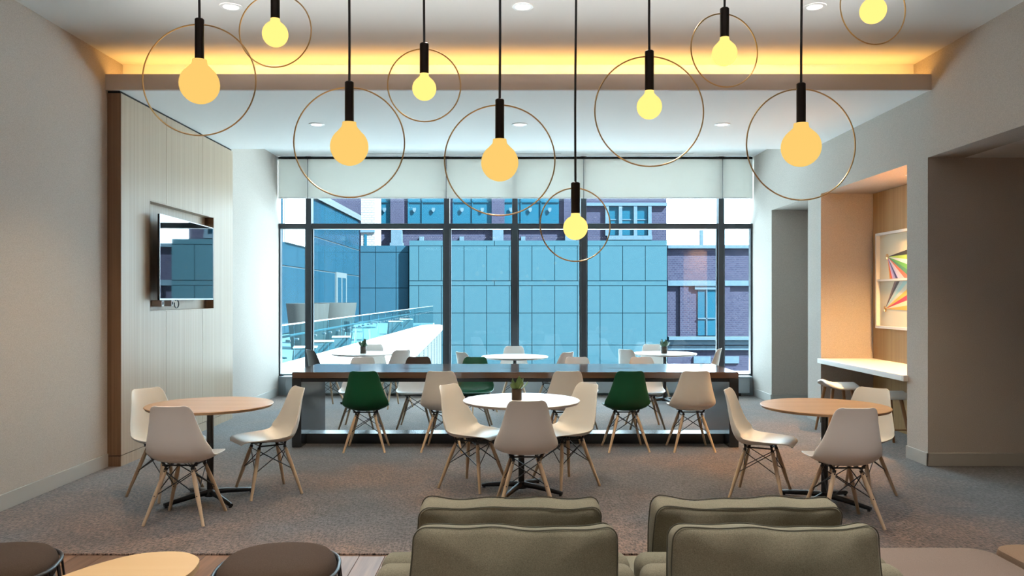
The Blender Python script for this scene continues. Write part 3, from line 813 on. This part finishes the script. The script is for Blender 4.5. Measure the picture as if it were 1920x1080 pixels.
def sofa(x0, x1, yb, face, cx, cw, label, seed, seat_x):
    """low armless lounge sofa; face -1 looks to the camera side, +1 to the window. yb = line of its back"""
    xc = (x0+x1)/2; W = x1-x0
    t = thing('lounge_sofa', label, 'sofa', (xc, yb, 0), 0, 'back to back lounge sofas')
    s = face
    # rolled low back
    bm_ = MB(); r_ = bmesh.new(); bmesh.ops.create_cube(r_, size=1)
    y0, y1 = (0.002, .135) if s > 0 else (-.135, -.002)
    for v in r_.verts: v.co = Vector((v.co.x*W, (y0+y1)/2+v.co.y*(y1-y0), .30+(v.co.z+.5)*.285))
    bmesh.ops.bevel(r_, geom=r_.edges[:], offset=.05, segments=5, affect='EDGES', profile=.5); bm_.add(r_)
    obj('low_back', bm_, M['sofa'], t, True)
    sx0, sx1 = seat_x[0]-xc, seat_x[1]-xc
    ya, yb_ = (.137, .60) if s > 0 else (-.80, -.137)
    obj('seat', MB().box(sx0, sx1, ya, yb_, .24, .415, .035, 4), M['sofa'], t, True)
    obj('base_frame', MB().box(sx0+.03, sx1-.03, min(ya, 0)+.03 if s < 0 else .02, yb_-.03 if s > 0 else -.02, .12, .29), M['black'], t)
    for fx in (sx0+.07, sx1-.07):
        for fy in (ya+.05 if s > 0 else ya+.07, yb_-.07 if s > 0 else yb_-.05):
            obj('leg', MB().cyl((fx, fy, .13), (fx, fy, -.008), .014, .011, 10), M['black'], t)
    me, wm = cushion_mesh(cw, .385, .11, seed)
    me.materials.append(M['sofa']); wm.materials.append(M['seam'])
    c_ = obj('back_cushion', me, None, t); obj('welt', wm, None, c_)
    c_.location = (cx-xc, s*.235, .415+.1925-(.018 if s < 0 else .036))
    c_.rotation_euler = (s*.17*-1*-1 if False else -s*-.0, 0, 0)
    c_.rotation_euler = (s*.16, 0, 0)
    return t
YS = 3.10
sofa(-.515, .465, YS, -1, PX(964, 2.86), .745, 'olive lounge sofa facing us on the left, its cushion in front', 11, (-.50, .45))
sofa(.485, 1.475, YS, -1, PX(1451, 2.86), .755, 'olive lounge sofa facing us on the right, its cushion in front', 12, (.50, 1.46))
sofa(-.515, .465, YS, 1, PX(956, 3.34), .765, 'olive lounge sofa facing the window on the left, behind the front cushion', 13, (-.36, .46))
sofa(.485, 1.475, YS, 1, PX(1393, 3.34), .785, 'olive lounge sofa facing the window on the right, behind the front cushion', 14, (.47, 1.36))

def pad(name, label, cat_, x0, x1, y0, y1, z0, z1, r, m, z_leg):
    cx, cy = (x0+x1)/2, (y0+y1)/2
    t = thing(name, label, cat_, (cx, cy, 0))
    P = [(a, b_) for a, b_ in rrect(x1-x0, y1-y0, r, 8)]
    b0 = MB(); N_ = len(P); rings = []
    for s_, z in ((.90, z0), (1, z0+.02), (1.0, z1-.03), (.985, z1-.008), (.95, z1), (.5, z1+.004)):
        rings.append([b0.bm.verts.new((p[0]*(s_ if s_ < .9 else 1)-(0 if s_ < .9 else (1-s_)*.35*(1 if p[0] > 0 else -1)), p[1]*(s_ if s_ < .9 else 1)-(0 if s_ < .9 else (1-s_)*.35*(1 if p[1] > 0 else -1)), z)) for p in P])
    for A, B in zip(rings, rings[1:]):
        for k_ in range(N_): b0.bm.faces.new((A[k_], A[(k_+1) % N_], B[(k_+1) % N_], B[k_]))
    b0.bm.faces.new(rings[0]); b0.bm.faces.new(rings[-1])
    obj('seat_pad', b0, m, t, True)
    hx_, hy_ = (x1-x0)/2-.08, (y1-y0)/2-.08
    for sx in (-1, 1):
        for sy in (-1, 1): obj('leg', MB().cyl((sx*hx_, sy*hy_, z0+.01), (sx*hx_, sy*hy_, -.008), .016, .012, 10), M['black'], t)
pad('upholstered_bench', 'rose taupe upholstered bench at the lower right beside the olive sofas', 'bench', 1.50, 2.24, 2.65, 3.79, .24, .42, .10, M['bench'], .2)
pad('ottoman', 'tan upholstered ottoman cut by the right frame edge beside the bench', 'ottoman', 2.285, 3.1, 2.75, 3.84, .22, .42, .09, M['tan'], .2)

# ------------------------------------------------------------------ wire stools and coffee table
def wire_stool(x, y, rz, rx, ry, label):
    t = thing('wire_stool', label, 'stool', (x, y, -.008), rz, 'brown wire stools')
    def outl(k_, n_=56):
        pts = []
        for i in range(n_):
            a = 2*PI*i/n_; c, s_ = math.cos(a), math.sin(a)
            pts.append((rx*k_*math.copysign(abs(c)**.82, c), ry*k_*math.copysign(abs(s_)**.82, s_)))
        return pts
    b0 = MB(); rings = []
    for k_, z in ((.80, .33), (.95, .34), (1.0, .37), (1.0, .40), (.97, .425), (.90, .445), (.75, .459), (.5, .466), (.2, .469)):
        rings.append([b0.bm.verts.new((p[0], p[1], z)) for p in outl(k_)])
    for A, B in zip(rings, rings[1:]):
        n_ = len(A)
        for i in range(n_): b0.bm.faces.new((A[i], A[(i+1) % n_], B[(i+1) % n_], B[i]))
    b0.bm.faces.new(rings[0]); b0.bm.faces.new(rings[-1])
    obj('seat_cushion', b0, M['stool'], t, True)
    obj('top_rail', MB().tube([(p[0], p[1], .405) for p in outl(1.045)], .0085, 10, True), M['black'], t, True)
    obj('base_ring', MB().tube([(p[0], p[1], .010) for p in outl(1.22)], .009, 8, True), M['black'], t, True)
    A, B = outl(1.045, 26), outl(1.22, 26)
    for p, q in zip(A, B): obj('spindle', MB().cyl((p[0], p[1], .402), (q[0], q[1], .01), .0055, n=8), M['black'], t, True)
    for z in (.34,): obj('support_ring', MB().tube([(p[0], p[1], z-.015) for p in outl(.93)], .006, 8, True), M['black'], t, True)
    for a in range(4):
        c, s_ = math.cos(a*PI/2), math.sin(a*PI/2)
        obj('spoke', MB().cyl((rx*.9*c, ry*.9*s_, .325), (rx*1.06*c, ry*1.06*s_, .345), .005, n=8), M['black'], t)
wire_stool(-1.04, 3.55, .12, .255, .28, 'dark brown round wire stool right of the coffee table')
wire_stool(-2.33, 3.55, .25, .27, .28, 'dark brown round wire stool in the lower left corner')
t = thing('coffee_table', 'low pebble shaped maple coffee table between the brown stools', 'table', (-1.75, 3.4, -.008))
egg = cat([(-1.975, 3.506, 0), (-1.903, 3.66, 0), (-1.797, 3.797, 0), (-1.666, 3.845, 0), (-1.557, 3.828, 0), (-1.47, 3.75, 0), (-1.436, 3.65, 0), (-1.432, 3.50, 0), (-1.50, 3.27, 0), (-1.68, 3.08, 0), (-1.92, 3.06, 0), (-2.04, 3.20, 0), (-2.03, 3.36, 0)], 90, True)
obj('tabletop', MB().prism([(p.x+1.75, p.y-3.4) for p in egg], .36, .388, .006), M['coffee'], t)
obj('edge_band', MB().prism([((p.x+1.75)*.985, (p.y-3.4)*.985) for p in egg], .352, .3595), M['legwood'], t)
for dx, dy in ((.12, .28), (-.15, .02), (.12, -.1)):
    obj('leg', MB().cyl((dx, dy, .355), (dx*1.3, dy*1.15, 0), .02, .013, 12), M['legwood'], t, True)

# ------------------------------------------------------------------ outside: terrace
obj('bounce_roof', MB().box(-2.4, 14, 13.5, 24, -.9, -.6), M['terrace'], kind='structure', label='unseen pale roof below the window, added to bounce daylight')  # added out of view below the sill to bounce daylight onto the soffit
obj('ground', MB().box(-60, 60, 13.8, 160, -6.2, -6), M['ground'], kind='structure')
tr = structure('terrace', 'white stone terrace and its broad parapet outside the window')
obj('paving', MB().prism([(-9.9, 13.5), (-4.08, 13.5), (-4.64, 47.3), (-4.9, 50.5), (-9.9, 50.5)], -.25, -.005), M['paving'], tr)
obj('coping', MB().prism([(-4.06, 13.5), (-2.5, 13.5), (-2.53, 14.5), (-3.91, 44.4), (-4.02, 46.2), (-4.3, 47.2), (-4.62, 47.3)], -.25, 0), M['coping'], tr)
def plank_line(Y): return -2.53+(Y-14.5)*(-3.91+2.53)/(44.4-14.5)
for i in range(12):
    y0 = 14.5+i*2.5; y1 = y0+2.49
    mb_ = MB()
    for s_ in range(22):
        z1 = -.27-s_*.085
        a0, a1 = plank_line(y0)-.05, plank_line(y1)-.05
        b_ = bmesh.new(); 
        pts = [(a0, y0+.04, z1), (a1, y1-.04, z1), (a1+.03, y1-.04, z1-.05), (a0+.03, y0+.04, z1-.05), (a0-.02, y0+.04, z1-.012), (a1-.02, y1-.04, z1-.012), (a1+.01, y1-.04, z1-.062), (a0+.01, y0+.04, z1-.062)]
        vs = [b_.verts.new(p) for p in pts]
        for f in ((0, 1, 2, 3), (7, 6, 5, 4), (0, 4, 5, 1), (1, 5, 6, 2), (2, 6, 7, 3), (3, 7, 4, 0)): b_.faces.new([vs[j] for j in f])
        mb_.add(b_)
    obj('louvre_panel', mb_, M['whitepaint'], tr, kind='stuff')
    X = plank_line(y1)
    obj('louvre_post', MB().box(X-.08, X-.01, y1-.035, y1+.035, -2.3, -.25), M['whitepaint'], tr)
obj('parapet_core', MB().prism([(-3.2, 13.6), (-2.75, 13.6), (-2.78, 14.5), (-4.15, 44.4), (-4.6, 47), (-5, 47)], -6, -.25), M['facade'], tr)

ba = thing('balustrade', 'frameless glass balustrade with a steel handrail along the terrace', 'balustrade', (0, 0, 0))
def bx_(Y): return -4.10+(Y-14)*(-4.64+4.10)/33
n_ = 22
for i in range(n_):
    y0 = 13.6+i*33.4/n_; y1 = y0+33.4/n_-.03
    b_ = MB(); b_.prism([(bx_(y0)-.008, y0), (bx_(y0)+.008, y0), (bx_(y1)+.008, y1), (bx_(y1)-.008, y1)], .0, 1.10)
    p_ = obj('glass_panel', b_, M['clear'], ba)
    for q in (.2, .8):
        y = y0+(y1-y0)*q; obj('bracket', MB().cyl((bx_(y)-.07, y, .80), (bx_(y)+.015, y, .80), .02, n=8), M['black'], p_)
obj('handrail', MB().cyl((bx_(13.6)-.08, 13.6, .88), (bx_(47)-.08, 47, .88), .025, n=10), M['whitepaint'], ba, True)
obj('glass_cap', MB().cyl((bx_(13.6), 13.6, 1.105), (bx_(47), 47, 1.105), .012, n=8), M['steel'], ba, True)

def planter(x, y, r, h, label):
    t = thing('planter', label, 'planter', (x, y, 0), 0, 'terrace planters')
    obj('tub', MB().lathe([(0, .0), (r*.76, 0), (r, h-.02), (r, h), (r-.05, h), (r-.06, h-.12), (0, h-.12)], n=36), M['planter'], t, True)
    obj('soil', MB().lathe([(0, h-.10), (r-.065, h-.11), (r-.065, h-.119)], n=24), M['soil'], t)
planter(-6.38, 25, .66, 1.42, 'big tapered pale planter on the terrace, the left one behind the first mullion')
planter(-6.22, 28, .77, 1.42, 'big tapered pale planter on the terrace, the right one')
def block_stool(x, y, s_, h, label):
    t = thing('block_stool', label, 'stool', (x, y, 0), .2, 'white terrace blocks')
    b_ = bmesh.new(); bmesh.ops.create_cube(b_, size=1)
    for v in b_.verts:
        k_ = 1 if v.co.z < 0 else .86
        v.co = Vector((v.co.x*s_*k_, v.co.y*s_*k_, (v.co.z+.5)*h))
    bmesh.ops.bevel(b_, geom=b_.edges[:], offset=.03, segments=3, affect='EDGES')
    obj('body', MB().add(b_), M['whitepaint'], t, True)
    obj('seat_top', MB().box(-s_*.44, s_*.44, -s_*.44, s_*.44, h+.001, h+.025, .01, 2), M['terrace'], t)
block_stool(-4.75, 18.4, .60, .45, 'white tapered block stool on the terrace, the nearest one')
block_stool(-4.92, 20.9, .60, .45, 'white tapered block stool on the terrace, second nearest')
block_stool(-4.95, 23.2, .60, .45, 'white tapered block stool on the terrace, in front of the planters')
block_stool(-5.1, 35, .7, .55, 'white tapered block stool at the far end of the terrace, the nearer one')
block_stool(-5.1, 38.5, .7, .55, 'white tapered block stool at the far end of the terrace, the farther one')
def thin_table(x, y, r, h, label):
    t = thing('terrace_table', label, 'table', (x, y, 0), .3, 'terrace tables')
    obj('tabletop', MB().lathe([(0, h), (r, h), (r, h-.03), (0, h-.03)], n=32), M['whitepaint'], t, True)
    for k_ in range(4):
        a = k_*PI/2+.6; obj('leg', MB().cyl((r*.7*math.cos(a), r*.7*math.sin(a), h-.03), (r*.85*math.cos(a), r*.85*math.sin(a), 0), .018, n=8), M['steel'], t)
thin_table(-4.78, 25.6, .42, .66, 'thin legged round white table by the glass balustrade')
thin_table(-5.3, 30, .5, .7, 'thin legged round white table farther along the terrace')
def tchair(x, y, rz, label):
    t = thing('terrace_chair', label, 'chair', (x, y, 0), rz, 'terrace chairs')
    obj('seat', MB().box(-.24, .24, -.22, .22, .43, .46, .012, 2), M['whitepaint'], t)
    obj('backrest', MB().box(-.24, .24, .20, .235, .46, .80, .012, 2), M['whitepaint'], t)
    for sx in (-1, 1):
        for sy in (-1, 1): obj('leg', MB().cyl((sx*.2, sy*.18, .43), (sx*.25, sy*.24, 0), .012, n=8), M['steel'], t)
tchair(-4.62, 15.3, .7, 'white thin legged terrace chair at the left edge of the window')
tchair(-5.35, 17.0, -1.9, 'white thin legged terrace chair behind the nearest block stool')
tchair(-5.4, 27.2, 2.2, 'white thin legged terrace chair beside the round table')

# ------------------------------------------------------------------ outside: buildings
gb = thing('glass_building', 'low blue glass clad building along the left of the terrace', 'building', (-10, 40, 0))
ys = [26, 29, 32, 35.2, 37.3, 40.4, 42.7, 45.3, 48.2, 50.7, 52.4]
for a, c in zip(ys, ys[1:]):
    for z0, z1 in ((0, 3.0), (3.0, 4.69), (4.69, 6.62)):
        if a == 45.3 and z0 == 0: continue
        obj('pane', MB().box(-.05+random.uniform(-.004, .004), 0, a-40+.03, c-40-.03, z0+.03, z1-.03), M['facade'], gb)
obj('joint_grid', MB().box(-.12, -.03, -14, 12.42, 0, 6.7), M['whitepaint'], gb)
obj('body', MB().box(-8, -.13, -14, 12.42, -6, 6.7), M['facade'], gb)
obj('coping', MB().box(-8, .12, -14, 12.43, 6.62, 6.98), M['whitepaint'], gb)
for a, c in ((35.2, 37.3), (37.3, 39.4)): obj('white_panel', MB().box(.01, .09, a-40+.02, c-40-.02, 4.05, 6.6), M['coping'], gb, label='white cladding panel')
d_ = obj('door', MB().box(-.02, .06, 5.35, 8.15, 0, 3.05), M['whitepaint'], gb, label='white framed double door')
for y0 in (5.65, 6.9): obj('door_glass', MB().box(.03, .07, y0, y0+.95, .2, 2.75), M['facade'], d_)

YC = 52.0
cw_ = thing('concrete_wall', 'pale blue precast concrete wall across the street', 'wall', (0, YC, 0))
rows_ = [(450.5, 461), (461, 526.5), (526.5, 535.7), (535.7, 587), (587, 647), (647, 700), (700, 745)]
cols_ = [767, 785, 827.5, 870, 912.5, 955, 997.5, 1040, 1082.5, 1125, 1167.5, 1210, 1251]
g_ = .02
for ri, (a, c) in enumerate(rows_):
    cc = cols_ if ri not in (0, 2) else [767, 927, 1089, 1251]
    for p, q in zip(cc, cc[1:]):
        obj('panel', MB().box(PX(p, YC)+g_, PX(q, YC)-g_, 0, .3, PZ(c, YC)+g_, PZ(a, YC)-g_), M['conc'], cw_)
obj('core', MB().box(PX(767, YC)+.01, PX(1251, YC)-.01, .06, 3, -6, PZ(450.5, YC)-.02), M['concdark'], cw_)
YD = 52.45
cd = thing('concrete_link', 'darker set back precast wall left of the pale concrete wall', 'wall', (0, YD, 0))
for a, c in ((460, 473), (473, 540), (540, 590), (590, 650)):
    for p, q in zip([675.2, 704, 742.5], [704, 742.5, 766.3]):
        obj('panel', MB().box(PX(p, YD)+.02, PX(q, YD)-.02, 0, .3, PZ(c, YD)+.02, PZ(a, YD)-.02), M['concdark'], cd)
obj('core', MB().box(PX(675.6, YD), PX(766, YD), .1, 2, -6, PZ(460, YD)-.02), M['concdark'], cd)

YBk = 62.0
bk_ = thing('brick_building', 'tall red brick building with big teal windows behind the concrete wall', 'building', (0, YBk, 0))
def bz_(n, p, q, a, c, d0, d1, m, par=bk_, Y=YBk): return obj(n, MB().box(PX(p, Y), PX(q, Y), -d0, d1, PZ(c, Y), PZ(a, Y)), M[m], par)
bz_('wall', 520, 1250, 345, 800, 0, 6, 'brick')
for p, q in ((703, 740), (765, 790), (791, 835), (849, 884), (885, 924), (941, 975), (976, 1012), (1013, 1048)):
    w_ = bz_('window', p, q, 350, 424, .08, -.01, 'bwin')
    obj('window_frame', MB().box(PX(p, YBk), PX(p, YBk)+.08, -.16, -.08, PZ(424, YBk), PZ(350, YBk)).box(PX(p, YBk), PX(q, YBk), -.16, -.08, PZ(380, YBk), PZ(378.5, YBk)), M['bwin'], w_)
    cxp = (p+q)/2; s_ = PX(cxp, YBk); z_ = PZ(394, YBk)
    mb_ = MB(); b_ = bmesh.new(); sh = [(-.13, .16), (.13, .16), (.13, -.02), (.07, -.13), (0, -.19), (-.07, -.13), (-.13, -.02)]
    A = [b_.verts.new((s_+u, -.17, z_+v)) for u, v in sh]; B = [b_.verts.new((s_+u, -.22, z_+v)) for u, v in sh]
    b_.faces.new(A[::-1]); b_.faces.new(B)
    for j in range(7): b_.faces.new((A[j], A[(j+1) % 7], B[(j+1) % 7], B[j]))
    obj('shield', mb_.add(b_), M['stone'], bk_)
for px_ in (745, 934, 1069):
    k_ = bz_('bracket', px_-10, px_+10, 431, 456, .5, 0, 'stone'); bz_('bracket_base', px_-12, px_+12, 456, 462, .6, 0, 'stone', k_)
    bz_('pilaster', px_-12, px_+12, 345, 431, .3, 0, 'brick')
bz_('stone_band', 703, 1090, 425, 430, .2, 0, 'stone')
for px_ in (791, 866, 981): bz_('corbel', px_-4, px_+4, 444, 452, .3, 0, 'stone')
bz_('stone_surround', 1096, 1250, 381, 386.5, .25, 0, 'stone'); bz_('stone_surround', 1138, 1222, 442, 450, .25, 0, 'stone')
for p in (1139, 1164, 1192, 1219): bz_('stone_pier', p-4.5, p+2, 386, 442, .22, 0, 'stone')
for p, q in ((1141.5, 1159), (1166.5, 1187), (1194.5, 1214)):
    w_ = bz_('window', p, q, 387.5, 441, .06, -.01, 'bwin'); bz_('window_rail', p, q, 411, 413, .1, -.05, 'stone', w_)
pw = thing('white_brick_pier', 'sunlit white brick pier above the glass building', 'building', (0, 58, 0))
bz_('shaft', 677, 702, 340, 800, 0, 3, 'brickwhite', pw, 58); bz_('slit_window', 683, 688, 439, 461, .05, 0, 'bwin', pw, 58)
bz_('moulding', 676, 703, 430, 436, .12, 0, 'stone', pw, 58)
YR = 54.0
br_ = thing('right_brick_building', 'lower red brick building with an arched window at the right of the view', 'building', (0, YR, 0))
bz_('wall', 1251.5, 1640, 465, 800, 0, 6, 'brick', br_, YR)
bz_('coping', 1251.5, 1640, 459.5, 466, .25, 6, 'stone', br_, YR)
bz_('stone_band', 1251.5, 1640, 526, 536, .2, 0, 'stone', br_, YR)
bz_('stone_lintel', 1302, 1352, 536, 543, .14, 0, 'stone', br_, YR)
for p, q in ((1308, 1341), (1425, 1458)):
    w_ = bz_('window', p, q, 543, 629, .06, 0, 'bwin', br_, YR)
    bz_('window_mullion', (p+q)/2-1, (p+q)/2+1, 543, 629, .12, -.05, 'stone', w_, YR); bz_('window_rail', p, q, 596, 598, .12, -.05, 'stone', w_, YR)
for px_ in (1282, 1360): bz_('brick_pilaster', px_-8, px_+8, 536, 631, .15, 0, 'brick', br_, YR)
bz_('cornice', 1251.5, 1640, 631, 637, .5, 0, 'stone', br_, YR); bz_('stone_course', 1251.5, 1640, 637, 646, .3, 0, 'stone', br_, YR); bz_('stone_course', 1251.5, 1640, 648, 656, .2, 0, 'stone', br_, YR)
bz_('stone_block', 1300, 1332, 668, 681, .1, 0, 'stone', br_, YR); bz_('stone_block', 1350, 1385, 668, 681, .1, 0, 'stone', br_, YR)
mt = thing('antenna_mast', 'pale antenna mast standing on the right brick roof', 'mast', (PX(1315, 56), 56, PZ(459.5, 54)+.02))
obj('mast', MB().box(-.12, .12, -.1, .1, 0, 1.15), M['stone'], mt); obj('stay', MB().cyl((0, 0, 1.1), (1.1, 0, .03), .02, n=6).cyl((0, 0, 1.1), (-.6, 0, .03), .02, n=6), M['steel'], mt)
